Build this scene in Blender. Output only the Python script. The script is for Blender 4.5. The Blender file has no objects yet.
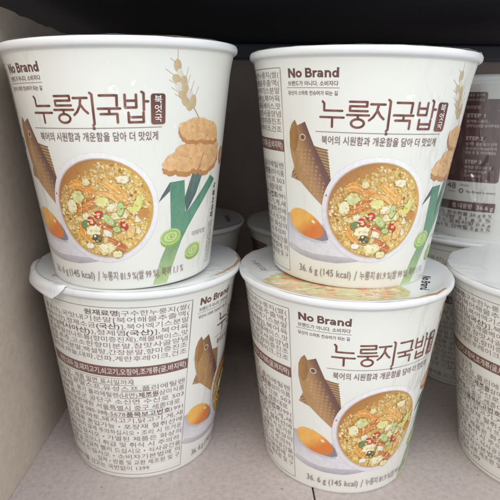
import bpy, math, random
from mathutils import Vector, Matrix, noise
from mathutils.geometry import tessellate_polygon

MM = 0.001
scene = bpy.context.scene
COL = scene.collection
D2R = math.pi / 180.0

# ------------------------------------------------------------------ colour
def lin1(c):
    c /= 255.0
    return c / 12.92 if c <= 0.04045 else ((c + 0.055) / 1.055) ** 2.4

def P(r, g, b, k=0.94):
    """ink colour as seen next to the paper -> linear albedo"""
    return tuple(min(0.86, lin1(v) * k) for v in (r, g, b))

def mixc(a, b, t):
    t = max(0.0, min(1.0, t))
    return tuple(a[i] * (1 - t) + b[i] * t for i in range(3))

# ------------------------------------------------------------------ materials
def new_mat(name):
    m = bpy.data.materials.new(name)
    m.use_nodes = True
    nt = m.node_tree
    return m, nt, nt.nodes['Principled BSDF']

def node(nt, t, **kw):
    n = nt.nodes.new(t)
    for k, v in kw.items():
        setattr(n, k, v)
    return n

def noise_chain(nt, scale, detail=4, rough=0.55, coord='Object', stretch=None):
    tc = node(nt, 'ShaderNodeTexCoord')
    mp = node(nt, 'ShaderNodeMapping')
    if stretch:
        mp.inputs['Scale'].default_value = stretch
    nt.links.new(tc.outputs[coord], mp.inputs['Vector'])
    n = node(nt, 'ShaderNodeTexNoise')
    n.inputs['Scale'].default_value = scale
    n.inputs['Detail'].default_value = detail
    n.inputs['Roughness'].default_value = rough
    nt.links.new(mp.outputs[0], n.inputs['Vector'])
    return n

def ramp(nt, src, stops):
    r = node(nt, 'ShaderNodeValToRGB')
    e = r.color_ramp.elements
    while len(e) < len(stops):
        e.new(0.5)
    for i, (p, c) in enumerate(stops):
        e[i].position = p
        e[i].color = (*c, 1)
    nt.links.new(src, r.inputs['Fac'])
    return r

def film_gloss(nt, b, rough=0.38, coat=0.5, bump=0.14):
    """smooth coated paper under a shrink film: faint vertical crinkles in the coat only"""
    b.inputs['Roughness'].default_value = rough
    b.inputs['Coat Weight'].default_value = coat
    b.inputs['Coat Roughness'].default_value = 0.12
    n = noise_chain(nt, 34, 4, 0.6, 'Object', (1, 1, 0.4))
    cr = ramp(nt, n.outputs['Fac'], [(0.55, (0, 0, 0)), (0.82, (1, 1, 1))])
    bp = node(nt, 'ShaderNodeBump')
    bp.inputs['Strength'].default_value = bump * 5
    bp.inputs['Distance'].default_value = 0.012
    nt.links.new(cr.outputs[0], bp.inputs['Height'])
    nt.links.new(bp.outputs[0], b.inputs['Coat Normal'])

def mat_paper(name, col, rough=0.4, coat=0.5):
    m, nt, b = new_mat(name)
    n = noise_chain(nt, 60, 5)
    r = ramp(nt, n.outputs['Fac'], [(0.3, tuple(c * 0.965 for c in col)), (0.7, col)])
    nt.links.new(r.outputs[0], b.inputs['Base Color'])
    film_gloss(nt, b, rough, coat)
    return m

def mat_ink(name, mottle=0.0, scale=900):
    m, nt, b = new_mat(name)
    a = node(nt, 'ShaderNodeAttribute')
    a.attribute_name = 'ink'
    if mottle:
        n = noise_chain(nt, scale, 4, 0.65)
        r = ramp(nt, n.outputs['Fac'], [(0.3, (1 - mottle,) * 3), (0.68, (1 + mottle * 0.45,) * 3)])
        mx = node(nt, 'ShaderNodeMix', data_type='RGBA', blend_type='MULTIPLY')
        mx.inputs[0].default_value = 1.0
        nt.links.new(a.outputs['Color'], mx.inputs[6])
        nt.links.new(r.outputs[0], mx.inputs[7])
        nt.links.new(mx.outputs[2], b.inputs['Base Color'])
    else:
        nt.links.new(a.outputs['Color'], b.inputs['Base Color'])
    film_gloss(nt, b)
    return m

M = {}
M['paper'] = mat_paper('coated_cup_paper', (0.80, 0.80, 0.74))
M['rim'] = mat_paper('rolled_paper_rim', (0.79, 0.79, 0.79), 0.35, 0.3)
M['lid'] = mat_paper('sealed_lid_film', (0.80, 0.81, 0.815), 0.3, 0.5)
M['ink'] = mat_ink('printed_ink')
M['photo'] = mat_ink('printed_photo_ink', 0.10, 700)
M['drawn'] = mat_ink('printed_drawing_ink', 0.10, 420)

# shelf plate: warm grey paint, speckle and scuffs
m, nt, b = new_mat('shelf_paint')
n1 = noise_chain(nt, 14, 6, 0.6)
n2 = noise_chain(nt, 420, 3, 0.7)
r1 = ramp(nt, n1.outputs['Fac'], [(0.25, (0.465, 0.395, 0.375)), (0.75, (0.53, 0.46, 0.44))])
r2 = ramp(nt, n2.outputs['Fac'], [(0.28, (0.80, 0.80, 0.80)), (0.55, (1, 1, 1)), (0.82, (1.12, 1.12, 1.12))])
mx = node(nt, 'ShaderNodeMix', data_type='RGBA', blend_type='MULTIPLY')
mx.inputs[0].default_value = 1
nt.links.new(r1.outputs[0], mx.inputs[6]); nt.links.new(r2.outputs[0], mx.inputs[7])
n3 = noise_chain(nt, 60, 2, 0.5, 'Object', (5, 0.35, 1))
r3 = ramp(nt, n3.outputs['Fac'], [(0.66, (0, 0, 0)), (0.74, (0.35, 0.35, 0.35))])
n4 = noise_chain(nt, 330, 1, 0.4)
r4 = ramp(nt, n4.outputs['Fac'], [(0.76, (0, 0, 0)), (0.80, (0.6, 0.6, 0.6))])
mx2 = node(nt, 'ShaderNodeMix', data_type='RGBA'); mx2.inputs[7].default_value = (0.56, 0.52, 0.49, 1)
nt.links.new(r3.outputs[0], mx2.inputs[0]); nt.links.new(mx.outputs[2], mx2.inputs[6])
mx3 = node(nt, 'ShaderNodeMix', data_type='RGBA'); mx3.inputs[7].default_value = (0.16, 0.14, 0.13, 1)
nt.links.new(r4.outputs[0], mx3.inputs[0]); nt.links.new(mx2.outputs[2], mx3.inputs[6])
nt.links.new(mx3.outputs[2], b.inputs['Base Color'])
b.inputs['Roughness'].default_value = 0.55
bp = node(nt, 'ShaderNodeBump'); bp.inputs['Strength'].default_value = 0.15; bp.inputs['Distance'].default_value = 0.0006
nt.links.new(n2.outputs['Fac'], bp.inputs['Height']); nt.links.new(bp.outputs[0], b.inputs['Normal'])
M['shelf'] = m

# cardboard: grey tan board with fibres and faint flutes
m, nt, b = new_mat('cardboard')
n1 = noise_chain(nt, 22, 5, 0.6)
n2 = noise_chain(nt, 240, 5, 0.7)
r1 = ramp(nt, n1.outputs['Fac'], [(0.25, (0.52, 0.435, 0.36)), (0.75, (0.59, 0.505, 0.425))])
r2 = ramp(nt, n2.outputs['Fac'], [(0.25, (0.86, 0.85, 0.84)), (0.6, (1, 1, 1)), (0.85, (1.06, 1.06, 1.05))])
mx = node(nt, 'ShaderNodeMix', data_type='RGBA', blend_type='MULTIPLY')
mx.inputs[0].default_value = 1
nt.links.new(r1.outputs[0], mx.inputs[6]); nt.links.new(r2.outputs[0], mx.inputs[7])
nt.links.new(mx.outputs[2], b.inputs['Base Color'])
b.inputs['Roughness'].default_value = 0.8
bp = node(nt, 'ShaderNodeBump'); bp.inputs['Strength'].default_value = 0.25; bp.inputs['Distance'].default_value = 0.0008
nt.links.new(n2.outputs['Fac'], bp.inputs['Height']); nt.links.new(bp.outputs[0], b.inputs['Normal'])
M['card'] = m

def mat_plain(name, c0, c1, rough, scale=30):
    m, nt, b = new_mat(name)
    n = noise_chain(nt, scale, 5)
    r = ramp(nt, n.outputs['Fac'], [(0.3, c0), (0.7, c1)])
    nt.links.new(r.outputs[0], b.inputs['Base Color'])
    b.inputs['Roughness'].default_value = rough
    return m
M['black'] = mat_plain('black_shelf_metal', (0.008, 0.009, 0.016), (0.011, 0.013, 0.022), 0.6)
M['rail'] = mat_plain('black_rail_paint', (0.03, 0.032, 0.045), (0.04, 0.043, 0.058), 0.35)
M['back'] = mat_plain('dark_brown_board', (0.28, 0.225, 0.205), (0.34, 0.275, 0.25), 0.75)
M['seam'] = mat_plain('dark_gap', (0.02, 0.018, 0.018), (0.03, 0.027, 0.026), 0.9)

# clear shrink film
m, nt, b = new_mat('clear_shrink_film')
nt.nodes.remove(b)
out = nt.nodes['Material Output']
tr = node(nt, 'ShaderNodeBsdfTransparent'); tr.inputs[0].default_value = (0.97, 0.97, 0.98, 1)
gl = node(nt, 'ShaderNodeBsdfGlossy'); gl.inputs['Roughness'].default_value = 0.13
lw = node(nt, 'ShaderNodeLayerWeight'); lw.inputs['Blend'].default_value = 0.25
fr = node(nt, 'ShaderNodeMapRange'); fr.inputs['To Min'].default_value = 0.11; fr.inputs['To Max'].default_value = 0.5
nt.links.new(lw.outputs['Facing'], fr.inputs['Value'])
n = noise_chain(nt, 38, 4, 0.6, 'Object', (1, 1, 0.3))
cr = ramp(nt, n.outputs['Fac'], [(0.56, (0, 0, 0)), (0.80, (1, 1, 1))])
bp = node(nt, 'ShaderNodeBump'); bp.inputs['Strength'].default_value = 0.9; bp.inputs['Distance'].default_value = 0.012
nt.links.new(cr.outputs[0], bp.inputs['Height'])
nt.links.new(bp.outputs[0], gl.inputs['Normal'])
mxs = node(nt, 'ShaderNodeMixShader')
nt.links.new(fr.outputs[0], mxs.inputs[0]); nt.links.new(tr.outputs[0], mxs.inputs[1]); nt.links.new(gl.outputs[0], mxs.inputs[2])
nt.links.new(mxs.outputs[0], out.inputs['Surface'])
M['film'] = m

# ------------------------------------------------------------------ object helpers
def tag(o, label=None, cat=None, group=None, kind=None):
    if label: o['label'] = label
    if cat: o['category'] = cat
    if group: o['group'] = group
    if kind: o['kind'] = kind
    return o

def mesh_obj(name, verts, faces, mat, parent=None, colors=None, smooth=False):
    me = bpy.data.meshes.new(name)
    me.from_pydata([Vector(v) * MM for v in verts], [], faces)
    if colors:
        at = me.color_attributes.new('ink', 'FLOAT_COLOR', 'POINT')
        flat = []
        for c in colors:
            flat.extend((c[0], c[1], c[2], 1.0))
        at.data.foreach_set('color', flat)
    if smooth:
        me.polygons.foreach_set('use_smooth', [True] * len(me.polygons))
    me.materials.append(mat)
    me.update()
    o = bpy.data.objects.new(name, me)
    COL.objects.link(o)
    if parent:
        o.parent = parent
    return o

# ------------------------------------------------------------------ cup profile (mm)
RB, RT, ZT, H = 34.1, 45.57, 89.08, 93.08
def prof(z):
    r = RB + (RT - RB) * z / ZT
    if z > 80:
        r += 0.010 * (z - 80) ** 2 * 0.75
    return r
FK = 0.7      # flat millimetres per degree

def on_cone(x, y, off):
    th = x / FK * D2R
    r = prof(y) + off
    return (r * math.sin(th), -r * math.cos(th), y)

def on_lid(x, y, off):
    return (x, y, 93.55 + off)

class Art:
    """flat artwork; pieces are laid on the cup (or lid) in printing order"""
    def __init__(self, mapper=on_cone, base=0.06, step=0.004):
        self.v, self.f, self.c = [], [], []
        self.map, self.off, self.step = mapper, base, step

    def tri_raw(self, pts, tris, col):
        b = len(self.v)
        for x, y in pts:
            self.v.append(self.map(x, y, self.off))
            self.c.append(col(x, y) if callable(col) else col)
        for t in tris:
            self.f.append(tuple(b + i for i in t))

    def poly(self, pts, col, cell=1.0, advance=True):
        tess = tessellate_polygon([[Vector((x, y, 0)) for x, y in pts]])
        xs = [p[0] for p in pts]; ys = [p[1] for p in pts]
        small = (max(xs) - min(xs) < cell * 1.2 and (not callable(col) or max(ys) - min(ys) < cell * 2))
        if small:
            self.tri_raw(pts, self.fix(pts, tess), col)
        else:
            for t in tess:
                self.clip_tri([pts[i] for i in t], col, cell)
        if advance:
            self.off += self.step

    @staticmethod
    def fix(pts, tris):
        out = []
        for t in tris:
            a, b, c = (pts[i] for i in t)
            s = (b[0] - a[0]) * (c[1] - a[1]) - (b[1] - a[1]) * (c[0] - a[0])
            if abs(s) < 1e-9:
                continue
            out.append(t if s > 0 else (t[0], t[2], t[1]))
        return out

    def clip_tri(self, tri, col, cell):
        a, b, c = tri
        if (b[0] - a[0]) * (c[1] - a[1]) - (b[1] - a[1]) * (c[0] - a[0]) < 0:
            tri = [a, c, b]
        def clip(pl, ax, lim, keep_less):
            out = []
            for i in range(len(pl)):
                p, q = pl[i], pl[(i + 1) % len(pl)]
                ip = (p[ax] <= lim) if keep_less else (p[ax] >= lim)
                iq = (q[ax] <= lim) if keep_less else (q[ax] >= lim)
                if ip: out.append(p)
                if ip != iq:
                    t = (lim - p[ax]) / (q[ax] - p[ax])
                    out.append((p[0] + (q[0] - p[0]) * t, p[1] + (q[1] - p[1]) * t))
            return out
        x0 = math.floor(min(p[0] for p in tri) / cell); x1 = math.ceil(max(p[0] for p in tri) / cell)
        for i in range(int(x0), int(x1)):
            s = clip(clip(list(tri), 0, i * cell, False), 0, (i + 1) * cell, True)
            if len(s) < 3: continue
            if callable(col):
                y0 = math.floor(min(p[1] for p in s) / cell); y1 = math.ceil(max(p[1] for p in s) / cell)
                cells = [clip(clip(s, 1, j * cell, False), 1, (j + 1) * cell, True) for j in range(int(y0), int(y1))]
            else:
                cells = [s]
            for q in cells:
                if len(q) >= 3:
                    bse = len(self.v)
                    for x, y in q:
                        self.v.append(self.map(x, y, self.off))
                        self.c.append(col(x, y) if callable(col) else col)
                    self.f.append(tuple(range(bse, bse + len(q))))

    def ellipse(self, cx, cy, rx, ry, col, rot=0, n=24, jit=0, rng=None, cell=1.0):
        cr, sr = math.cos(rot * D2R), math.sin(rot * D2R)
        pts = []
        for i in range(n):
            a = 2 * math.pi * i / n
            k = 1 + (rng.uniform(-jit, jit) if rng else 0)
            x, y = rx * k * math.cos(a), ry * k * math.sin(a)
            pts.append((cx + x * cr - y * sr, cy + x * sr + y * cr))
        self.poly(pts, col, cell)

    def soft(self, cx, cy, rx, ry, col, under, rot=0, n=10, jit=0.15, rng=None, core=.62, fade=.7):
        # a printed dab whose edge melts into what lies under it
        cr, sr = math.cos(rot * D2R), math.sin(rot * D2R)
        js = [1 + (rng.uniform(-jit, jit) if rng else 0) for _ in range(n)]
        b = len(self.v)
        def put(u, v, c):
            self.v.append(self.map(cx + u * cr - v * sr, cy + u * sr + v * cr, self.off)); self.c.append(c)
        put(0, 0, col)
        for ring in (core, 1.0):
            for i in range(n):
                a = 2 * math.pi * i / n
                u, v = rx * ring * js[i] * math.cos(a), ry * ring * js[i] * math.sin(a)
                x, y = cx + u * cr - v * sr, cy + u * sr + v * cr
                put(u, v, col if ring < 1 else mixc(col, under(x, y) if callable(under) else under, fade))
        for i in range(n):
            j = (i + 1) % n
            self.f.append((b, b + 1 + i, b + 1 + j))
            self.f.append((b + 1 + i, b + 1 + n + i, b + 1 + n + j, b + 1 + j))
        self.off += self.step

    def ring(self, cx, cy, rx, ry, w, col, rot=0, n=28):
        cr, sr = math.cos(rot * D2R), math.sin(rot * D2R)
        for i in range(n):
            q = []
            for a, k in ((i, 0), (i + 1, 0), (i + 1, w), (i, w)):
                t = 2 * math.pi * a / n
                x, y = (rx - k) * math.cos(t), (ry - k) * math.sin(t)
                q.append((cx + x * cr - y * sr, cy + x * sr + y * cr))
            q.reverse()
            self.poly(q, col, 99, False)
        self.off += self.step

    def stroke(self, pts, w, col, cap=True):
        """a brush line of even width with round joints"""
        for i in range(len(pts) - 1):
            (x0, y0), (x1, y1) = pts[i], pts[i + 1]
            L = math.hypot(x1 - x0, y1 - y0)
            if L < 1e-6: continue
            nx, ny = -(y1 - y0) / L * w / 2, (x1 - x0) / L * w / 2
            self.poly([(x0 - nx, y0 - ny), (x1 - nx, y1 - ny), (x1 + nx, y1 + ny), (x0 + nx, y0 + ny)], col, 1.5, False)
        if cap:
            keep = self.off; self.off += 0.002
            for x, y in pts:
                self.ellipse(x, y, w / 2, w / 2, col, n=10)
                self.off = keep + .002
        self.off += self.step

    def text(self, s, x, y, size, col, sx=1.0, align='L', width=None, bold=0.0, rot=0, shear=0.0):
        self.off += .02 if self.step > .003 else 0
        pts, tris, w = glyphs(s, bold)
        k = size
        kx = size * sx if width is None else width / w
        tot = w * kx
        dx = {'L': 0, 'R': -tot, 'C': -tot / 2}[align]
        cr, sr = math.cos(rot * D2R), math.sin(rot * D2R)
        out = []
        for px, py in pts:
            u, v = px * kx + dx + shear * py * k, py * k
            out.append((x + u * cr - v * sr, y + u * sr + v * cr))
        self.tri_raw(out, self.fix(out, tris), col)
        self.off += self.step

    def rect(self, x0, y0, x1, y1, col, cell=2.0):
        self.poly([(x0, y0), (x1, y0), (x1, y1), (x0, y1)], col, cell)

    def rrect(self, x0, y0, x1, y1, r, col):
        pts = []
        for cx, cy, a0 in ((x1 - r, y0 + r, -90), (x1 - r, y1 - r, 0), (x0 + r, y1 - r, 90), (x0 + r, y0 + r, 180)):
            for i in range(6):
                a = (a0 + 18 * i) * D2R
                pts.append((cx + r * math.cos(a), cy + r * math.sin(a)))
        self.poly(pts, col)

    def build(self, name, mat, parent):
        return mesh_obj(name, self.v, self.f, mat, parent, self.c)

# every character is outlined once per weight, then words are set from those outlines
def printed_characters():
    found = set('|')
    def walk(x):
        if isinstance(x, str):
            found.update(c for c in x if c.isalnum() or c in ' .,()%/[]:•-|')
        elif isinstance(x, (tuple, list)):
            for y in x: walk(y)
        elif hasattr(x, 'co_consts'):
            walk(x.co_consts)
    for fn in (art_logo, art_title, art_weight, art_leek, art_ingredients, art_cooking, make_lid):
        walk(fn.__code__)
    walk(LINES_A); walk(LINES_B)
    return sorted(found)
_gc, _sets = {}, {}
def glyph_set(bold):
    if bold in _sets: return _sets[bold]
    CHARS = printed_characters()
    cu = bpy.data.curves.new('lettering', 'FONT')
    cu.body = '|\n' + '\n'.join(c + '|' for c in CHARS)
    cu.size = 1.0; cu.resolution_u = 2; cu.offset = bold; cu.space_line = 3.0
    o = bpy.data.objects.new('lettering', cu); COL.objects.link(o)
    me = o.to_mesh()
    me.calc_loop_triangles()
    co = [(v.co.x, v.co.y) for v in me.vertices]
    tr = [tuple(t.vertices) for t in me.loop_triangles]
    LD, rows = 3.0, {}
    for k, p in enumerate(co):
        rows.setdefault(int(round((0.3 - p[1]) / LD)), []).append(k)
    nb = len(rows[0]); left0 = min(co[k][0] for k in rows[0])
    out = {}
    for r, c in enumerate(CHARS, 1):
        ks = sorted(rows[r], key=lambda k: co[k][0])
        adv = min(co[k][0] for k in ks[-nb:]) - left0
        ks = ks[:-nb]
        ix = {k: n for n, k in enumerate(ks)}
        out[c] = [[(co[k][0], co[k][1] + r * LD) for k in ks], [], adv]
    own = {}
    for r, c in enumerate(CHARS, 1):
        ks = sorted(rows[r], key=lambda k: co[k][0])[:-nb]
        for n, k in enumerate(ks): own[k] = (c, n)
    for t in tr:
        if all(k in own for k in t) and len({own[k][0] for k in t}) == 1:
            out[own[t[0]][0]][1].append(tuple(own[k][1] for k in t))
    o.to_mesh_clear()
    bpy.data.objects.remove(o); bpy.data.curves.remove(cu)
    _sets[bold] = out
    return out
def glyphs(s, bold=0.0):
    bold = .003 if bold < .0055 else (.009 if bold < .013 else .019)
    key = (s, bold)
    if key in _gc: return _gc[key]
    gs = glyph_set(bold)
    pts, tris, x = [], [], 0.0
    for ch in s:
        p, t, adv = gs[ch]
        b = len(pts)
        pts += [(u + x, v) for u, v in p]
        tris += [tuple(b + i for i in q) for q in t]
        x += adv
    x0 = min(p[0] for p in pts); w = max(p[0] for p in pts) - x0
    pts = [(p[0] - x0, p[1]) for p in pts]
    _gc[key] = (pts, tris, w)
    return _gc[key]

# ------------------------------------------------------------------ inks
BROWN = P(112, 72, 66)
BROWN2 = P(128, 92, 84)
TEXT = P(146, 122, 119)
BAND = P(122, 86, 82)
CREAM = P(232, 226, 214)
WHITE = P(238, 238, 232)

def lathe(name, pr, mat, parent, n=128, smooth=True):
    v, f = [], []
    for r, z in pr:
        for i in range(n):
            a = 2 * math.pi * i / n
            v.append((r * math.cos(a), r * math.sin(a), z))
    for j in range(len(pr) - 1):
        for i in range(n):
            f.append((j * n + i, j * n + (i + 1) % n, (j + 1) * n + (i + 1) % n, (j + 1) * n + i))
    return mesh_obj(name, v, f, mat, parent, smooth=smooth)

# ------------------------------------------------------------------ artwork builders (cup turned so that 0 degrees is the bowl)
def letters(a, x0, z0, col, k=1.0, rot=0):
    # the heavy grotesque brand lettering, drawn stroke by stroke (cap height 3.75, x height 2.75)
    cr, sr = math.cos(rot * D2R), math.sin(rot * D2R)
    def st(pts, w=.95):
        a.stroke([(x0 + (x * cr - y * sr) * k, z0 + (x * sr + y * cr) * k) for x, y in pts], w * k, col, False)
        a.off -= a.step
    def arc(cx, cy, rx, ry, a0, a1, n=16, w=.80):
        p = [(cx + rx * math.cos((a0 + (a1 - a0) * i / n) * D2R), cy + ry * math.sin((a0 + (a1 - a0) * i / n) * D2R)) for i in range(n + 1)]
        st(p, w)
        for i in range(1, n):
            px, py = p[i]
            a.ellipse(x0 + (px * cr - py * sr) * k, z0 + (px * sr + py * cr) * k, w * .5 * k, w * .5 * k, col, n=8); a.off -= a.step
    st([(.45, 0), (.45, 3.75)]); st([(2.95, 0), (2.95, 3.75)]); st([(.42, 3.62), (2.98, .13)], .92)
    arc(5.05, 1.38, 1.0, .98, 0, 360, 26)
    x = 7.9
    st([(x + .45, 0), (x + .45, 3.75)], .88); st([(x + .2, 3.36), (x + 1.5, 3.36)], .78); st([(x + .2, 1.98), (x + 1.6, 1.98)], .74); st([(x + .2, .39), (x + 1.6, .39)], .78)
    arc(x + 1.45, 2.68, .74, .69, -90, 90, 10, .78); arc(x + 1.6, 1.18, .84, .79, -90, 90, 10, .80)
    x = 11.0
    st([(x + .4, 0), (x + .4, 2.75)], .80); arc(x + 1.45, 1.35, 1.05, 1.02, 80, 160, 8, .78)
    x = 12.75
    arc(x + .98, .88, .62, .52, 0, 360, 20, .70); st([(x + 2.0, 0), (x + 2.0, 1.75)], .80); arc(x + 1.15, 1.72, .85, .68, 0, 150, 10, .72); st([(x + 1.0, 1.44), (x + 2.0, 1.44)], .6)
    x = 15.7
    st([(x + .4, 0), (x + .4, 2.75)], .80); st([(x + 2.05, 0), (x + 2.05, 1.6)], .80); arc(x + 1.22, 1.55, .83, .84, 0, 170, 10, .76)
    x = 18.55
    arc(x + 1.1, 1.34, .80, .98, 0, 360, 24, .74); st([(x + 2.05, 0), (x + 2.05, 3.85)], .80)
    a.off += a.step * 2

def art_logo(body):
    a = Art()
    letters(a, -34.0, 82.35, P(104, 70, 62), .89)
    a.text('브랜드가 아니다. 소비자다', -34.3, 79.55, 2.0, BROWN, width=18.9, bold=0.012)
    a.rect(-35.0, 78.65, -15.0, 78.8, BROWN2)
    a.text('당신이 스마트 컨슈머가 되는 길', -34.3, 76.2, 1.75, BROWN, width=18.8, bold=0.008)
    return a.build('brand_lettering', M['ink'], body)

def art_title(body):
    a = Art()
    def C(x, y):
        t = (x - 0.0)
        return mixc(P(104, 58, 46), P(138, 88, 74), 0.5 + 0.5 * math.sin(x * 1.3 + y * 0.5))
    z0, hgt, w = 65.0, 9.2, .80
    def g(x0, x1, strokes):
        for s in strokes:
            a.stroke([(x0 + (x1 - x0) * px, z0 + hgt * py) for px, py in s], w, C)
    g(-21.4, -13.2, [[(.10, .97), (.17, .90), (.17, .62), (.93, .62)], [(0, .36), (1, .36)], [(.52, .36), (.52, -.02)]])
    g(-12.1, -4.9, [[(.10, .98), (.88, .98), (.88, .81), (.12, .81), (.12, .63), (.92, .63)], [(0, .47), (1, .47)], [(.5, .47), (.5, .33)],
                    [(.5 + .30 * math.cos(t * math.pi / 9), .15 + .165 * math.sin(t * math.pi / 9)) for t in range(19)]])
    g(-4.6, 2.0, [[(.02, .90), (.72, .90)], [(.40, .90), (.33, .62), (.16, .40), (-.02, .28)], [(.36, .66), (.52, .47), (.70, .34)],
                  [(.88, 1.08), (.97, 1.02), (.97, -.06), (.90, -.12)]])
    g(3.4, 10.4, [[(.10, .98), (.88, .98), (.86, .60)], [(0, .50), (1, .50)], [(.5, .50), (.5, .31)], [(.10, .30), (.86, .30), (.86, -.02)]])
    g(11.4, 19.4, [[(.08, 1.0), (.08, .53), (.52, .53), (.52, 1.0)], [(.08, .78), (.52, .78)], [(.74, 1.10), (.82, 1.05), (.82, .43)], [(.82, .75), (1.0, .75)],
                   [(.20, .34), (.20, -.02), (.80, -.02), (.80, .34)], [(.20, .17), (.80, .17)]])
    a.ellipse(1.5, 62.9, .55, .55, BROWN, n=12)
    a.rect(-23.2, 62.85, 24.0, 63.02, BROWN2)
    a.text('북어의 시원함과 개운함을 담아 더 맛있게', -20.8, 58.6, 3.55, P(122, 86, 80), width=43.4, bold=0.004)
    # upright tag
    a.rrect(20.3, 63.9, 25.2, 74.5, .9, lambda x, y: mixc(P(128, 78, 66), P(92, 52, 46), (y - 64) / 10))
    for ch, yy in (('북', 71.4), ('엇', 68.2), ('국', 65.0)):
        a.text(ch, 22.75, yy, 3.1, WHITE, align='C', bold=0.012)
    return a.build('title_lettering', M['ink'], body)

def art_weight(body):
    a = Art(base=.30)
    a.text('36. 6 g (145 kcal)', -31.8, 4.6, 4.3, TEXT, width=25.4)
    a.stroke([(-4.6, 3.8), (-3.9, 8.0)], .3, TEXT, False)
    a.text('누룽지 81.9 %(쌀 99 %), 북어 1.1 %', -2.4, 4.6, 4.2, TEXT, width=37.5)
    return a.build('weight_lettering', M['ink'], body)

def art_fish(body):
    rng = random.Random(5)
    a = Art()
    fish = [(-31.9, 66.9), (-30.8, 64.7), (-27.4, 66.3), (-25.8, 62.3), (-23.8, 57.5), (-20.4, 51.2), (-17.9, 46.4), (-15.6, 40.0), (-18.8, 33.0), (-25.4, 38.7), (-30.0, 42.9), (-31.6, 44.8), (-32.9, 48.6), (-34.0, 52.4), (-34.8, 56.7), (-34.6, 62.1), (-33.4, 65.2)]
    fin = [(-23.8, 57.5), (-18.7, 56.1), (-17.9, 51.4), (-16.8, 43.7), (-17.9, 45.6), (-21.2, 52.3)]
    bel = [(-33.1, 48.5), (-34.9, 44.1), (-30.0, 42.9), (-31.5, 45.5)]
    a.poly(fin, P(176, 142, 98)); a.poly(bel, P(176, 142, 98))
    for i in range(11):
        y = 56.2 - i * 1.15
        xl = -24.0 + i * .62
        a.stroke([(xl + .3, y + .6), (max(xl + .8, -18.3 + i * .13), y - .1)], .32, P(112, 80, 58), False)
    for i in range(3):
        a.stroke([(-32.6 + i * .5, 47.0 - i * 1.2), (-34.2 + i * 1.0, 46.0 - i * 1.1)], .3, P(112, 80, 58), False)
    def body_c(x, y):
        mid = -29.6 + (62 - y) * .42
        t = (x - mid) / 5.5 + .5
        return mixc(mixc(P(184, 142, 94), P(150, 112, 82), t * 1.4), P(112, 78, 70), (t - .55) * 1.6 + (58 - y) * .008)
    a.poly(fish, body_c, 1.0)
    a.poly([(-31.9, 66.9), (-30.8, 64.7), (-30.4, 60.0), (-31.2, 56.0), (-33.0, 54.0), (-34.4, 57), (-34.5, 62.1), (-33.4, 65.2)],
           lambda x, y: mixc(P(178, 132, 76), P(150, 106, 68), (x + 34.5) / 4), 1.0)
    a.off += .012; a.step = .0005
    for r in range(13):
        for c in range(6):
            y = 55.6 - r * 1.55
            cx = -30.6 + (56 - y) * .46 + (c - 2.2) * 1.75 + (.85 if r % 2 else 0)
            lo = -33.2 + (56 - y) * .36; hi = -24.2 + (57 - y) * .46
            if not (lo + 1.6 < cx < hi - 1.2) or y < 38.5: continue
            s = .62
            k = mixc(P(206, 168, 122), P(168, 124, 98), (cx - lo) / (hi - lo))
            a.poly([(cx - s, y - .42), (cx + s, y - .42), (cx + .15, y + .5), (cx - .15, y + .5)], k)
    a.step = .01
    a.ellipse(-28.5, 60.4, 1.35, 1.35, P(222, 204, 170), n=20)
    a.ellipse(-28.5, 60.4, .98, .98, P(134, 102, 84), n=18)
    a.ellipse(-28.5, 60.4, .55, .55, P(96, 74, 68), n=14)
    return a.build('fish_picture', M['drawn'], body)

def art_egg(body):
    a = Art()
    plate = [(-38.4, 28.8), (-33.9, 29.4), (-27.9, 28.6), (-19.1, 26.3), (-13.9, 20.6), (-2.6, 12.4), (-6.8, 11.6), (-13.4, 10.6), (-24.2, 10.7), (-31.0, 11.6), (-36.5, 13.1), (-39.6, 14.7)]
    a.poly(plate, lambda x, y: mixc(P(190, 186, 196), P(226, 224, 228), ((29 - y) / 13 + (x + 38) / 60)), 1.5)
    lip = [(-39.6, 14.7), (-36.5, 16.2), (-31.0, 14.2), (-24.2, 13.4), (-13.4, 13.6), (-6.0, 13.4), (-2.6, 12.4), (-6.8, 11.6), (-13.4, 10.6), (-24.2, 10.7), (-31.0, 11.6), (-36.5, 13.1)]
    a.poly(lip, lambda x, y: mixc(P(178, 172, 178), P(206, 200, 204), (y - 10.5) / 4), 1.5)
    hollow = [(-37.8, 27.6), (-33.0, 28.2), (-22.0, 27.0), (-17.0, 21.5), (-18.0, 18.6), (-24.0, 18.2), (-31.0, 19.6), (-36.0, 23.0)]
    a.poly(hollow, lambda x, y: mixc(P(186, 184, 196), P(206, 204, 212), (28 - y) / 10), 1.5)
    a.poly([(-20.2, 26.0), (-18.4, 23.8), (-17.2, 20.2), (-20.0, 19.3), (-26.0, 19.9), (-23.0, 22.0)], P(142, 134, 142), 1.5)
    egg = []
    for i in range(40):
        t = 2 * math.pi * i / 40
        x, y = 9.0 * math.cos(t), 5.2 * math.sin(t) * (1 - .10 * math.cos(t))
        c, s = math.cos(-22 * D2R), math.sin(-22 * D2R)
        egg.append((-28.0 + x * c - y * s, 25.6 + x * s + y * c))
    def ec(x, y):
        d = ((x + 27.0) * .12 + (26.5 - y) * .16)
        return mixc(P(250, 186, 92), P(226, 128, 56), .35 + d)
    a.poly(egg, ec, 0.9)
    a.ellipse(-24.2, 27.0, .95, .6, P(255, 236, 196), rot=-30, n=14)
    return a.build('egg_picture', M['drawn'], body)

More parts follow.
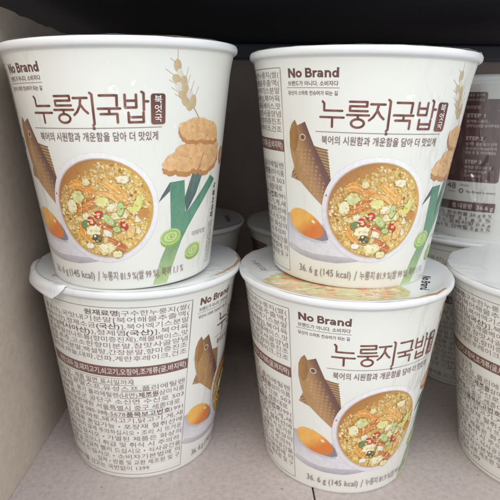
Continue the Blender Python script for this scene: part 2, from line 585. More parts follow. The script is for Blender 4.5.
def art_wheat(body):
    a = Art()
    a.stroke([(31.0, 80.5), (33.5, 75.0), (35.9, 70.5), (39.6, 65.4)], .42, P(188, 164, 122), False)
    gold, pale = P(210, 188, 144), P(232, 226, 212)
    gr = [(29.4, 84.0, 1.35, 2.2, 8, gold), (30.5, 81.2, 1.1, 1.9, 20, pale), (29.2, 79.6, 1.35, 1.7, 55, gold), (32.0, 78.9, 1.3, 1.9, 5, gold),
          (30.3, 76.8, 1.2, 1.8, 40, pale), (32.6, 76.3, 1.35, 1.9, 10, gold), (31.6, 73.9, 1.4, 1.8, 50, gold), (34.6, 74.2, 1.2, 2.0, 2, pale),
          (33.0, 71.6, 1.5, 1.9, 42, gold), (36.2, 71.6, 1.4, 2.6, 0, gold), (34.6, 69.8, 1.3, 1.6, 30, gold)]
    for x, y, rx, ry, rot, c in gr:
        a.ellipse(x, y, rx, ry, lambda X, Y, c=c, x=x: mixc(c, tuple(v * .8 for v in c), .5 + (X - x) * .3), rot, 14, cell=1.0)
    for x0, y0, x1, y1 in ((29.4, 85.5, 29.1, 89.2), (28.6, 85, 26.7, 86.4), (28.4, 80.6, 25.2, 82.8), (29.5, 77.6, 26.4, 79.2), (30.6, 74.6, 27.4, 76.6), (32, 72.4, 28.6, 74.4),
                           (32.8, 80.2, 33.4, 83.6), (33.4, 77.6, 34.4, 81), (35, 75.4, 36.2, 79), (36.8, 73.4, 38.4, 77)):
        a.stroke([(x0, y0), (x1, y1)], .16, P(204, 184, 142), False)
    return a.build('wheat_picture', M['drawn'], body)

def art_crust(body):
    rng = random.Random(8)
    a = Art()
    n1 = [(30.5, 62.3), (31.1, 64.3), (34.5, 64.7), (37.9, 65.9), (41.9, 65.3), (46.7, 64.5), (50.4, 63.0), (52.1, 59.4), (53.3, 57.6), (50.1, 56.1), (42.7, 57.3), (38.6, 57.0), (34.2, 58.0), (32.0, 59.4), (30.9, 60.5)]
    n3 = [(38.2, 49.8), (39.0, 53.6), (41.0, 56.2), (44.5, 57.2), (48.5, 56.2), (52.4, 56.9), (55.0, 54.7), (55.8, 50.1), (53.4, 46.7), (50.6, 46.6), (47.8, 45.0), (43.6, 44.9), (41.2, 46.2), (39.2, 46.6)]
    n2 = [(24.1, 49.1), (25.1, 50.7), (27.0, 52.4), (29.0, 53.2), (30.5, 55.5), (33.7, 56.7), (38.7, 56.3), (42.4, 56.6), (43.6, 53.8), (42.4, 50.6), (41.6, 47.6), (39.8, 45.6), (38.1, 46.3), (35.6, 45.6), (32.6, 45.4), (29.7, 46.6), (26.6, 46.4), (24.6, 47.8)]
    def rough(pts, k):
        out = []
        for i in range(len(pts)):
            p, q = pts[i], pts[(i + 1) % len(pts)]
            for t in (0, .33, .66):
                out.append((p[0] + (q[0] - p[0]) * t + rng.uniform(-k, k), p[1] + (q[1] - p[1]) * t + rng.uniform(-k, k)))
        return out
    for pts, dy in ((n3, 1.9), (n2, 1.9), (n1, 1.5)):
        a.step = .012
        r = rough(pts, .38)
        a.poly([(x * 1.0, y - dy) for x, y in r], P(192, 136, 82), 1.0)
        a.poly(r, lambda x, y: mixc(P(236, 194, 140), P(222, 170, 112), .5 + 1.0 * noise.noise((x * .45, y * .45, 2.0))), .6)
        cx = sum(p[0] for p in pts) / len(pts); cy = sum(p[1] for p in pts) / len(pts)
        a.step = .0006
        for _ in range(70):
            p = rng.choice(pts); t = rng.uniform(.05, .9)
            x, y = cx + (p[0] - cx) * t, cy + (p[1] - cy) * t
            a.soft(x, y, rng.uniform(.3, .9), rng.uniform(.25, .55), mixc(P(242, 206, 156), P(206, 150, 94), rng.random()), P(228, 182, 126), rng.uniform(0, 180), 8, .2, rng, .4, .85)
    r = rough([(57.5, 51.5), (59.5, 53.5), (62, 53), (62.5, 48), (60, 46.5), (58.2, 48.5)], .2)
    a.poly([(x, y - 1) for x, y in r], P(176, 116, 74)); a.poly(r, P(216, 164, 116))
    return a.build('rice_crust_picture', M['drawn'], body)

def art_leek(body):
    a = Art()
    a.poly([(37.9, 45.0), (44.0, 44.2), (40.4, 36.1), (35.5, 29.2), (34.4, 35.4)], lambda x, y: mixc(P(98, 124, 120), P(74, 104, 100), (45 - y) / 14), 1.5)
    a.poly([(27.4, 42.2), (27.4, 38.7), (22.7, 34.8), (24.1, 37.4)], P(84, 106, 104))
    stalk = [(27.4, 42.1), (33.9, 42.4), (35.0, 29.8), (35.5, 29.2), (49.8, 42.5), (54.5, 40.3), (49.4, 36.3), (41.2, 28.3), (37.1, 23.3), (33.9, 18.6), (31.4, 13.2), (26.4, 1.0), (19.8, 1.0), (23.5, 11.4), (26.4, 17.2), (28.2, 22.6)]
    def lc(x, y):
        t = (42 - y) / 41
        g = mixc(P(88, 146, 122), P(110, 164, 132), t * 2) if t < .5 else mixc(P(96, 150, 118), P(196, 216, 150), (t - .5) * 2.0)
        return mixc(g, tuple(v * .70 for v in g), max(0, .28 + .5 * noise.noise((x * 1.6 - y * .5, y * .12, 6.0))))
    a.poly(stalk, lc, .6)
    a.poly([(35.5, 29.2), (49.8, 42.5), (54.5, 40.3), (49.4, 36.3), (41.2, 28.3), (35.8, 22.6), (34.6, 25)], lambda x, y: mixc(P(100, 158, 130), P(78, 136, 114), (y - 24) / 18 + .6 * noise.noise((x * 1.3 - y * 1.4, y * .1, 2.0))), .6)
    for cx, cy, rx, ry, rot in ((28.2, 20.3, 4.9, 3.3, 8), (40.8, 12.6, 4.9, 2.9, 8)):
        a.ellipse(cx + .1, cy - 1.1, rx, ry, P(140, 176, 92), rot, 28)
        a.ellipse(cx, cy, rx, ry, P(186, 212, 128), rot, 28)
        a.ring(cx, cy, rx * .80, ry * .78, .45, P(150, 190, 98), rot)
        a.ellipse(cx, cy, rx * .58, ry * .56, P(206, 224, 156), rot, 24)
        a.ring(cx, cy, rx * .42, ry * .40, .4, P(160, 196, 106), rot)
        a.ellipse(cx + .1, cy, rx * .16, ry * .16, P(152, 188, 100), rot, 12)
    a.text('이미지컷', 39.5, 18.6, 2.5, P(150, 144, 138), width=9.6)
    return a.build('leek_picture', M['drawn'], body)

def art_soup(body, cx=1.1, cy=33.1, mapper=on_cone, parent_name='soup_bowl_picture', k=1.0, seed=11, base=0.17):
    rng = random.Random(seed)
    a = Art(mapper, base, 0.01)
    def T(px, py):      # zoomed pixel of the printed bowl -> flat mm
        return cx + (px - 240) * .0930 * k, cy + (265 - py) * .0930 * k
    a.ellipse(cx, cy, 21.4 * k, 21.2 * k, lambda x, y: mixc(P(230, 224, 230), P(246, 243, 243), .5 + (x - cx + y - cy) / 50 / k), n=72, cell=1.5)
    a.ellipse(cx, cy, 19.6 * k, 19.4 * k, P(208, 190, 176), n=72)
    bx, by = cx + .15, cy + .1
    def broth(x, y):
        u, v = (x - bx) / (19.6 * k), (y - by) / (19.4 * k)
        e = math.hypot(u, v)
        c = mixc(P(222, 182, 86), P(180, 124, 66), max(0, (-u * .7 + v * .75)) * 1.1)
        return mixc(c, P(170, 114, 62), max(0, e - .88) * 4.2 * (0.7 if u > 0 else 1))
    a.ellipse(bx, by, 19.15 * k, 18.9 * k, broth, n=72, cell=1.2)
    cols = [(P(244, 224, 160), 6), (P(236, 206, 124), 7), (P(226, 182, 88), 7), (P(206, 152, 70), 4), (P(166, 110, 54), 2), (P(248, 238, 204), 4), (P(214, 204, 116), 2)]
    bag = [c for c, w in cols for _ in range(int(w * 5))]
    a.off += .015; g0 = a.off
    for i in range(3000):
        t = rng.uniform(0, 2 * math.pi)
        e = math.sqrt(rng.random()) * .935
        u, v = e * math.cos(t), e * math.sin(t)
        # the broth shows at the upper left edge
        if (-u * .55 + v * .8) > .62 + rng.uniform(-.16, .2): continue
        x, y = bx + u * 19.4 * k, by + v * 19.2 * k
        c = rng.choice(bag)
        c = mixc(c, broth(x, y), rng.uniform(.0, .3))
        if v > .2 and u < .3: c = mixc(c, P(190, 134, 78), .2)
        a.off = g0 + rng.uniform(0, .05)
        a.soft(x, y, rng.uniform(.4, 1.05) * k, rng.uniform(.3, .68) * k, c, broth, rng.uniform(0, 180), 8, .15, rng, .55, .55)
    def lump(px, py, rx, ry, c, rot=0, nsub=9, spread=.8):
        x, y = T(px, py); rx *= .093 * k; ry *= .093 * k
        cr, sr = math.cos(rot * D2R), math.sin(rot * D2R)
        a.off = l0 + rng.uniform(0, .06)
        a.soft(x + .12, y - .2, rx * 1.06, ry * 1.08, P(186, 136, 74), broth, rot, 16, .16, rng, .7, .8); a.off += .012
        a.soft(x, y, rx, ry, c, mixc(c, P(214, 168, 96), .6), rot, 16, .2, rng, .72, .8); a.off += .014
        for _ in range(nsub):
            u, v = rng.uniform(-spread, spread) * rx, rng.uniform(-spread, spread) * ry
            cc = mixc(c, rng.choice((P(255, 250, 226), P(196, 150, 80), c)), rng.uniform(.2, .6))
            a.soft(x + u * cr - v * sr, y + u * sr + v * cr, rx * rng.uniform(.18, .42), ry * rng.uniform(.18, .42), cc, c, rng.uniform(0, 180), 9, .2, rng, .5, .8)
    l0 = g0 + .06; a.step = .0008
    Y, W, O = P(240, 222, 150), P(244, 238, 206), P(228, 160, 84)
    # pale rice and egg curds first, then dried pollock strips, greens and chilli
    for _ in range(46):
        e_, t_ = rng.uniform(20, 150), rng.uniform(0, 6.28)
        lump(255 + e_ * math.cos(t_), 280 - e_ * .9 * math.sin(t_), rng.uniform(12, 24), rng.uniform(9, 18), rng.choice((Y, W, P(222, 206, 120), P(232, 190, 110))), rng.uniform(0, 180), 7)
    def strip(p, w, c0, c1):
        pts = [T(*q) for q in p]
        n = len(pts); up, dn = [], []
        for i, (x, y) in enumerate(pts):
            x0, y0 = pts[max(0, i - 1)]; x1, y1 = pts[min(n - 1, i + 1)]
            L = math.hypot(x1 - x0, y1 - y0) or 1
            ww = w * .093 * k * (.55 + .45 * math.sin(math.pi * (i + .6) / (n + .2)))
            nx, ny = -(y1 - y0) / L * ww, (x1 - x0) / L * ww
            up.append((x + nx, y + ny)); dn.append((x - nx, y - ny))
        ol = dn + up[::-1]
        a.poly([(x + .25, y - .4) for x, y in ol], P(190, 138, 78))
        a.poly(ol, lambda x, y: mixc(c0, c1, .5 + .7 * noise.noise((x * .9, y * .9, 4.0)) + .2 * math.sin(x * 2.4 + y * 3.1)), .5)
        for i in range(n - 1):
            for s in (.25, .5, .75):
                x0 = dn[i][0] + (up[i][0] - dn[i][0]) * s; y0 = dn[i][1] + (up[i][1] - dn[i][1]) * s
                x1 = dn[i + 1][0] + (up[i + 1][0] - dn[i + 1][0]) * s; y1 = dn[i + 1][1] + (up[i + 1][1] - dn[i + 1][1]) * s
                a.stroke([(x0, y0), (x1, y1)], .16 * k, rng.choice((mixc(c1, P(150, 86, 46), .28), mixc(c0, P(255, 236, 180), .5))), False)
    a.off = l0 + .07; a.step = .004
    strip([(112, 172), (140, 160), (180, 172), (215, 196)], 20, P(240, 186, 96), P(222, 138, 62))
    strip([(262, 150), (300, 180), (325, 215), (338, 245)], 22, P(246, 206, 120), P(230, 160, 76))
    strip([(118, 275), (150, 255), (185, 238), (222, 222)], 22, P(232, 164, 82), P(196, 104, 48))
    strip([(215, 205), (255, 195), (290, 208), (318, 240)], 15, P(246, 214, 136), P(226, 160, 84))
    strip([(122, 335), (138, 362), (165, 386), (185, 398)], 20, P(246, 190, 88), P(226, 146, 60))
    strip([(340, 310), (352, 345), (345, 385)], 18, P(246, 216, 140), P(232, 170, 90))
    strip([(248, 395), (280, 410), (322, 432)], 18, P(222, 140, 84), P(182, 88, 52))
    strip([(205, 318), (240, 338), (275, 352)], 14, P(214, 130, 74), P(186, 92, 50))
    a.step = .0008; l0 = a.off + .005
    lump(142, 212, 24, 26, P(214, 220, 150), 20); lump(105, 252, 22, 28, P(240, 234, 190), 10)
    lump(244, 232, 26, 22, P(232, 228, 140)); lump(385, 245, 16, 34, P(226, 226, 120), -30); lump(362, 270, 26, 12, P(230, 226, 130), -30)
    lump(188, 152, 16, 14, P(232, 224, 170)); lump(405, 285, 24, 18, P(206, 140, 74), 10); lump(330, 140, 26, 16, W); lump(282, 255, 26, 18, W, 20)
    lump(190, 352, 34, 24, P(246, 242, 200), 10, 14); lump(205, 388, 26, 18, P(72, 84, 56), -15, 4)
    lump(240, 428, 36, 24, P(244, 238, 186), 15, 14); lump(285, 455, 22, 15, P(238, 234, 180)); lump(166, 418, 17, 13, P(250, 244, 228)); lump(250, 364, 20, 13, P(246, 242, 224), -10)
    lump(310, 288, 40, 14, P(248, 232, 190), 12)
    a.off = l0 + .08; a.step = .004
    def scallion(px, py, rx, ry, rot, dark=False):
        x, y = T(px, py); rx *= .093 * k; ry *= .093 * k
        rx *= .88; ry *= .88
        o, i = (P(86, 112, 70), P(142, 164, 108)) if dark else (P(150, 186, 104), P(212, 226, 168))
        a.ellipse(x + .2, y - .35, rx, ry, P(172, 140, 76), rot, 20)
        a.ellipse(x, y, rx, ry, o, rot, 20); a.ellipse(x, y, rx * .78, ry * .78, i, rot, 20)
        a.ring(x, y, rx * .55, ry * .55, .22 * k, o, rot, 18)
        a.ellipse(x, y, rx * .22, ry * .3, mixc(o, i, .3), rot, 10)
    scallion(313, 262, 17, 36, -8); scallion(262, 306, 36, 19, -48); scallion(292, 347, 20, 13, -10); scallion(155, 326, 14, 24, -40, True)
    def chilli(px, py, rx, ry, rot):
        x, y = T(px, py); rx *= .08 * k; ry *= .08 * k
        a.ellipse(x + .2, y - .35, rx, ry, P(150, 84, 50), rot, 20)
        a.ellipse(x, y, rx, ry, lambda X, Y: mixc(P(206, 62, 56), P(190, 36, 38), .5 + (x - X) * .5 + (y - Y) * .3), rot, 20); a.ellipse(x, y, rx * .56, ry * .5, P(222, 116, 92), rot, 16)
        a.ellipse(x - .1, y, rx * .25, ry * .3, P(246, 216, 160), rot, 10); a.ellipse(x + rx * .3, y + ry * .1, rx * .2, ry * .22, P(246, 216, 160), rot, 8)
    chilli(220, 283, 23, 17, 28); chilli(187, 310, 16, 22, 30); chilli(323, 330, 16, 22, 35)
    a.step = .0001
    for _ in range(150):
        t = rng.uniform(0, 2 * math.pi); e = math.sqrt(rng.random()) * .92
        x, y = bx + e * 19 * k * math.cos(t), by + e * 19 * k * math.sin(t)
        if (y - by) - .7 * (x - bx) > 13 * k: continue
        a.soft(x, y, rng.uniform(.35, .8) * k, rng.uniform(.25, .5) * k, rng.choice((P(246, 234, 196), P(238, 214, 150), P(232, 196, 120))), P(214, 170, 100), rng.uniform(0, 180), 8, .2, rng, .5, .5)
    # flecks of sesame and sheen dots
    for _ in range(60):
        t = rng.uniform(0, 2 * math.pi); e = math.sqrt(rng.random()) * .9
        a.ellipse(bx + e * 19 * k * math.cos(t), by + e * 19 * k * math.sin(t), rng.uniform(.12, .3) * k, rng.uniform(.1, .2) * k,
                  rng.choice((P(255, 252, 236), P(255, 246, 214), P(128, 76, 36))), rng.uniform(0, 180), 7)
    return a.build(parent_name, M['photo'], body)

LINES_A = [[('원재료명', 1), ('|구수한누룽지(쌀(', 0)], [('쌀국산),국맛내기분말[북어해물추출액(', 0)], [('러시아산),정제소금', 0), ('(국산)', 1), ('],북어엑기스분말', 0)],
           [('(북어', 0), ('(러시아산)', 1), ('),정제염', 0), ('(국산)', 1), ('],북어육', 0)], [('엘-글루탐산나트륨(향미증진제),해물베이스,맛', 0)],
           [('분말,후추,고소한향미분말,참맛사골양념', 0)], [('양파,북어분말,백설탕,간장분말,향미증진조', 0)], [('현미유,마늘,대파,건파,계란후레이크,건조', 0)]]
LINES_B = [[('소비기한 : 제품 밑면 표시일까지', 0)], [('누룽지,분말스프,유성스프,폴리에틸렌', 0)], [('포장재질 : 용기 폴리에틸렌(내면)   ', 0), ('제조원', 1), (' 삼미식품', 0)],
           [('충북 음성군 공단구 소신면 수신로 503', 0)], [('유통전문판매원 서울특별시 중구 세종대로', 0)], [('고객상담실 080-380-5678 ', 0), ('품목보고번호', 1), (' 1991', 0)],
           [('대두,밀,토마토,돼지고기,닭고기,게,새', 0)], [('우,조개류 혼입가능 • 포장재 절취선에', 0)], [('손이 다치지 않게 주의하십시오 • 조리 시 뜨거운', 0)],
           [('넣어 드십시오 • 가열된 제품은 화상의', 0)], [('위험이 있으니 취급 및 취식 시 주의하', 0)], [('개봉 후 가급적 빨리 드십시오 • 식사공간을', 0)],
           [('마시고 드십시오 • 소비자기본법에 의', 0)], [('입처 • 반품 및 교환 제조원 및 구', 0)], [('불량식품 신고는 국번없이 1399', 0)]]

def art_ingredients(body):
    a = Art(step=.0005)
    xr, xl = -37.9, -104.5
    t = .22
    edge = lambda z: xr - (86 - z) * .012
    a.rect(xl, 86.0, xr, 86.0 + t, BROWN2); a.rect(xl, 2.4, xr - 1.0, 2.4 + t, BROWN2)
    for s in (0, 1):
        x0 = xl if s else xr
        a.poly([(x0 - 1.0, 2.5), (x0 - 1.0 + t, 2.5), (x0 + t, 86.1), (x0, 86.1)], BROWN2)
    def line(parts, z, em, k, right):
        # set from the right border inwards
        ws = [glyphs(s, .018 if b else .004)[2] * em * k for s, b in parts]
        gap = .35
        room = (right - xl - .9 - gap * (len(ws) - 1)) / sum(ws)
        if .72 < room < 1.34: ws = [w * room for w in ws]
        x = right
        for (s, b), w in reversed(list(zip(parts, ws))):
            if x - w < xl + .6:
                w2 = x - xl - .8
                if w2 < 6: break
                w = w2
            a.text(s, x - w, z, em, P(122, 94, 91) if b else TEXT, width=w, bold=.018 if b else .004)
            x -= w + gap
    for i, ps in enumerate(LINES_A):
        z = 82.6 - i * 2.99
        line(ps, z, 2.75, 1.32 if i == 0 else 1.17, edge(z) - .9)
    a.rect(xl, 53.9, xr - .35, 58.7, BAND)
    a.off += .03
    a.text('계란,대두,밀,돼지고기,쇠고기,오징어,조개류(굴,바지락)', xr - 1.2, 55.15, 3.3, CREAM, width=60, align='R', bold=.006)
    for i, ps in enumerate(LINES_B):
        z = 50.2 - i * 3.24
        n = sum(len(s) for s, _ in ps)
        short = {0: 23.0, 14: 17.0, 4: 2.5, 10: 1.5}.get(i, .8)
        line(ps, z, 2.75, 1.2, edge(z) - short)
    # boxed fields
    def box(x0, x1, z0, z1):
        for r in ((x0, z0, x1, z0 + .14), (x0, z1, x1, z1 + .14), (x0, z0, x0 + .14, z1), (x1, z0, x1 + .14, z1)):
            a.rect(*r, BROWN2)
    box(-66.5, -52.2, 43.2, 46.6); box(-75.0, -49.5, 33.5, 36.9); box(xl + .2, -62, 49.6, 53.0)
    for i in range(15):
        a.rect(xl, 49.55 - i * 3.24, xr - 1.0, 49.6 - i * 3.24, P(190, 180, 176))
    return a.build('ingredient_panel', M['ink'], body)

def art_cooking(body):
    a = Art(lambda x, y, o: on_cone(x, y + 2.2, o), step=.0006)
    c0 = 101.5    # flat x of the panel's middle (145 degrees)
    L, R = c0 - 31.5, c0 + 31.5
    a.rrect(L, 32.6, R, 78.2, 1.8, P(96, 64, 62))
    a.rrect(L, 76.5, c0 + 22.4, 81.9, 1.0, P(96, 64, 62))
    a.off += .04
    lt = P(212, 198, 192)
    tx = c0 + 13.6
    a.text('본 제품은 용기째', tx - 2, 79.7, 1.7, lt, width=9.5)
    a.text('조리하지 마세요', tx - 2, 77.2, 1.7, lt, width=9.5)
    a.text('조리방법', tx - .5, 73.2, 2.0, lt, width=6.4)
    for z, hd, ls in ((68.6, 'STEP 1', ['용기에 누룽지,', '건더기스프를 넣어주세요']), (56.2, 'STEP 2', ['뜨거운 물을 용기 안쪽', '표시선(170 ml)까지', '부은 후 잘 저어주세요']),
                      (43.2, 'STEP 3', ['뚜껑을 닫고 3분 후', '잘 저어서 맛있게', '드시면 됩니다'])):
        a.text(hd, tx, z, 2.8, lt, width=8.4, bold=.014)
        for i, q in enumerate(ls):
            a.text(q, tx, z - 2.9 - i * 2.4, 1.9, lt, width=min(15, 1.25 * len(q)), bold=.006)
    for z in (66, 54, 42):        # small drawing of a cup beside each step
        a.rrect(c0 - 6, z - 6, c0 + 8, z + 3, .8, P(116, 86, 82)); a.ellipse(c0 + 1, z + 1, 4.6, 1.3, P(160, 140, 136), n=18)
    a.text('48', c0 + 3.4, 27.9, 5.2, P(128, 110, 108), width=5.6, bold=.01)
    a.text('mm', c0 + 4.4, 25.9, 1.6, P(128, 110, 108), width=4)
    a.text('Smart', c0 + 11.5, 30.0, 1.6, P(128, 110, 108), width=5)
    a.ring(c0 + 12.2, 27.0, 1.35, 1.35, .55, P(98, 70, 70), 0, 18)
    a.text('No Brand is smart', c0 + 15.2, 26.2, 2.0, P(98, 70, 70), width=15.5, bold=.01)
    a.rect(L, 15.6, R, 20.9, P(104, 72, 70))
    a.off += .04
    a.text('총 내용량', c0 + 7.0, 16.9, 3.4, CREAM, width=12, bold=.008)
    a.text('36.6 g', c0 + 21.5, 16.9, 3.4, CREAM, width=9, bold=.008)
    g = P(112, 92, 88)
    rows = ['나트륨 1,180 mg 25 %  탄수화물 26 g 8 %', '당류 1 g 1 %  지방 3.1 g 2 %', '포화지방 0.5 g 3 %  포화지방 0.6 g', '콜레스테롤 5 mg 0 %  단백질 3 g 3 %']
    for i, q in enumerate(rows):
        a.text(q, c0, 12.6 - i * 2.75, 2.5, g, width=61, align='C', bold=.01)
        a.rect(L, 12.0 - i * 2.75, R, 12.1 - i * 2.75, P(184, 172, 166))
    a.map = on_cone
    # upright strip of lettering between the picture side and the panel
    a.text('누룽지국밥', 54.6, 38.5, 3.2, P(66, 56, 56), width=15, rot=-90, bold=.02)
    for i, q in enumerate(('북어의 시원함과 개운함을 담아 더 맛있게', '누룽지 81.9 %(쌀 99 %), 북어 1.1 %', '당신이 스마트 컨슈머가 되는 길')):
        a.text(q, 56.4 - i * 1.7, 22.0, 1.4, P(110, 98, 96), width=18, rot=-90)
    return a.build('cooking_panel', M['ink'], body)

# ------------------------------------------------------------------ the cup
G_STACK = 'instant noodle cups on the shelf'
def make_cup():
    root = bpy.data.objects.new('noodle_cup', None)
    root.empty_display_size = 0.02
    COL.objects.link(root)
    pr = [(0.01, 3.0), (RB - 2.2, 3.0), (RB - 1.9, 1.0), (RB - 1.6, .25), (RB - 1.0, 0), (RB - .45, .05), (RB - .05, .5)]
    pr += [(prof(z), z) for z in (1.5, 20, 40, 60, 75, 80, 82, 84, 86, 87.5, 89, 90.2)]
    body = lathe('cup_body', pr, M['paper'], root, 160)
    rim = [(45.0, 93.0), (45.9, 93.32), (46.9, 93.3), (47.6, 92.95), (48.0, 92.2), (48.0, 91.2), (47.7, 90.4), (47.1, 89.9), (46.3, 89.8), (45.4, 90.1)]
    lathe('rim', rim, M['rim'], root, 160)
    art_ingredients(body); art_cooking(body); art_logo(body); art_wheat(body); art_crust(body); art_leek(body)
    art_fish(body); art_egg(body); art_soup(body); art_title(body); art_weight(body)
    return root

def make_lid(parent, seed, rot=0, food=False, tab=None, text=True, stick=True, sink=0.0, brand=True):
    """sealed paper lid: slightly wavy edge pressed over the rim, optional pull tab folded down"""
    rng = random.Random(seed)
    ph = [rng.uniform(0, 6.28) for _ in range(6)]
    n, rings = 144, [0, 12, 24, 34, 40, 44, 46.0, 47.3]
    v, f = [], []
    def wav(t):
        return .22 * math.sin(9 * t + ph[0]) + .16 * math.sin(17 * t + ph[1]) + .12 * math.sin(31 * t + ph[2])
    for j, r in enumerate(rings):
        for i in range(n):
            t = 2 * math.pi * i / n
            last = j == len(rings) - 1
            rr = r + (wav(t) * .7 if last else 0)
            z = 93.5 + (wav(t) * .3 - .12 if last else 0) - (0 if r > 45 else sink * (.55 if r > 43 else 1))
            v.append((max(rr, .01) * math.cos(t), max(rr, .01) * math.sin(t), z))
    for j in range(len(rings) - 1):
        for i in range(n):
            f.append((j * n + i, (j + 1) * n + i, (j + 1) * n + (i + 1) % n, j * n + (i + 1) % n))
    lid = mesh_obj('lid', v, f, M['lid'], parent, smooth=True)
    lid.rotation_euler.z = rot * D2R
    def on_sunk(x, y, off):
        q = math.hypot(x, y)
        f_ = 1 if q < 40 else (1 - .45 * (q - 40) / 4 if q < 44 else max(0, .55 * (46 - q) / 2))
        return (x, y, 93.5 - sink * f_ + off)
    if food:
        rg = random.Random(77)
        a = Art(on_sunk, .02, .002)
        c_, s_ = math.cos(-12 * D2R), math.sin(-12 * D2R)
        def E(u, w_): return -9 + 30 * u * c_ - 18.5 * w_ * s_, -26 + 30 * u * s_ + 18.5 * w_ * c_
        pts = [E(math.cos(t / 40 * 6.2832) * (1 + rg.uniform(-.03, .03)), math.sin(t / 40 * 6.2832) * (1 + rg.uniform(-.05, .05))) for t in range(40)]
        pts = [(x, y) if math.hypot(x, y) < 45.6 else (x * 45.6 / math.hypot(x, y), y * 45.6 / math.hypot(x, y)) for x, y in pts]
        bag = [P(244, 234, 208), P(240, 206, 150), P(238, 172, 106), P(226, 122, 82), P(240, 200, 140), P(176, 194, 116), P(214, 212, 150), P(244, 232, 206), P(232, 150, 110), P(238, 214, 160)]
        def blur(x, y):
            q = 5 + 5.5 * noise.noise((x * .11, y * .16, 3.1)) + 3.5 * noise.noise((x * .31, y * .42, 8.7)) + 1.2 * noise.noise((x * .9, y * 1.2, 1.7))
            q = max(0, min(len(bag) - 1.001, q)); n_ = int(q)
            return mixc(mixc(bag[n_], bag[n_ + 1], q - n_), P(240, 232, 222), .18)
        a.poly(pts, blur, .7)
        a.off += .01
        for _ in range(60):
            t = rg.uniform(0, 6.2832); e = math.sqrt(rg.random()) * .93
            x, y = E(e * math.cos(t), e * math.sin(t))
            if math.hypot(x, y) > 44.2: continue
            c = mixc(rg.choice(bag), blur(x, y), .4)
            a.ellipse(x, y, rg.uniform(.8, 3.2), rg.uniform(.4, 1.0), c, rg.uniform(-40, 40), 12, .12, rg, cell=9)
        a.build('lid_picture', M['photo'], lid)
    if stick:
        a = Art(on_sunk, .02, .004)
        a.poly([(3, -45.3), (8, -45.2), (20, -42.6), (30, -37.6), (36, -31), (35.2, -30.4), (29.6, -36.4), (20, -41.0), (8, -43.8), (3, -44.0)], lambda x, y: mixc(P(214, 186, 144), P(190, 152, 108), (x - 3) / 28), 2)
        a.build('lid_stripe', M['ink'], lid)
    if text:
        a = Art(on_sunk, .02, .004)
        for i, q in enumerate(('누룽지국밥',)):
            a.text(q, -42.5 + i * 5.2, 9.0 - i * 3, 3.4 - i, P(150, 134, 142), width=16 - i * 6, rot=-72 + i * 8, bold=.01)
        a.build('lid_title_lettering', M['ink'], lid)
    if brand:
        a = Art(on_sunk, .02, .004)
        letters(a, 33.0, -11.0, P(80, 72, 78), .95, -112)
        a.build('lid_brand_lettering', M['ink'], lid)
    if tab:
        a0, a1 = tab[0] - rot - tab[2], tab[1] - rot - tab[2]
        tv, tf = [], []
        nt_, ns = 18, 9
        for i in range(nt_ + 1):
            q = i / nt_
            t = (a0 + (a1 - a0) * q) * D2R
            ln = 7.8 * min(1, q * 3.2) * (.62 + .38 * q) * (1 if q < .9 else (1 - (q - .9) * 7))
            for s in range(ns + 1):
                d = s / ns * ln
                if d < 1.6:
                    r, z = 46.6 + d, 93.75 - .05 * d
                else:
                    e = d - 1.6
                    r = 48.2 + .75 * math.sin(min(e, 2) * .8) + .13 * e * (.5 + q) + .25 * math.sin(q * 9 + e)
                    z = 93.65 - e * .92
                tv.append((r * math.sin(t), -r * math.cos(t), z))
        for i in range(nt_):
            for s in range(ns):
                q = i * (ns + 1) + s
                tf.append((q, q + 1, q + ns + 2, q + ns + 1))
        tb = mesh_obj('pull_tab', tv, tf, M['lid'], lid, smooth=True)
        sol = tb.modifiers.new('thick', 'SOLIDIFY'); sol.thickness = .3 * MM; sol.offset = 1
    return lid

def copy_tree(o, parent=None):
    c = o.copy(); COL.objects.link(c)
    if parent: c.parent = parent
    for ch in list(o.children):
        copy_tree(ch, c)
    return c

def place(o, x, y, z, rot, tilt=(0, 0), sz=1.0):
    q = Vector((0, 0, 1)).rotation_difference(Vector((tilt[0], tilt[1], 1)).normalized())
    m = q.to_matrix() @ Matrix.Rotation(rot * D2R, 3, 'Z')
    o.rotation_euler = m.to_euler()
    o.location = (x * MM, y * MM, z * MM)
    o.scale = (1, 1, sz)

UP = H + 1.0
CUPS = [
    # x, y, z, rot, tilt, zscale, lid kwargs, label
    (-47.4, 226.0, UP + .45, -5.0, (-.020, -.024), 1, dict(seed=1), 'cup on top of the left stack beside the cardboard, leek and wheat pictures in view'),
    (50.65, 233.3, UP - 1.05, 0.0, (.014, -.02), 1, dict(seed=2), 'white noodle cup on top of the middle stack, whole fish and bowl pictures facing out'),
    (-47.1, 237.7, 0, 92.5, (0, 0), 1, dict(seed=3, rot=52, brand=False, tab=(-86, -27, 92.5)), 'lower noodle cup beside the cardboard, ingredient panel facing out, lid tab folded down'),
    (48.3, 229.2, 0, 15.5, (0, 0), 1, dict(seed=4, rot=0, food=True, sink=1.2), 'lower noodle cup of the middle stack, fish and egg pictures showing, standing on the shelf'),
    (145.2, 223.3, 0, 10.5, (0, 0), 1, dict(seed=5, rot=110, food=True, stick=False), 'noodle cup cut off at the right edge, dense ingredient text showing, nothing stacked on it'),
    (149.5, 316.0, 0, 85, (0, 0), 1, dict(seed=6, rot=40), 'shaded noodle cup in the back row under the cup showing the dark brown panel'),
    (150.5, 311.0, UP - 1.6, -208, (0, 0), .965, dict(seed=7), 'noodle cup turned to its dark brown cooking panel'),
    (-44.5, 336.0, 0, 60, (0, 0), 1, dict(seed=8, rot=30), 'dim noodle cup in the back row behind the left stack, nothing on its lid'),
    (53.0, 330.0, 0, 130, (0, 0), 1, dict(seed=9, rot=160), 'dim noodle cup in the back row behind the middle stack, mostly hidden in shadow'),
]
proto = make_cup()
roots = []
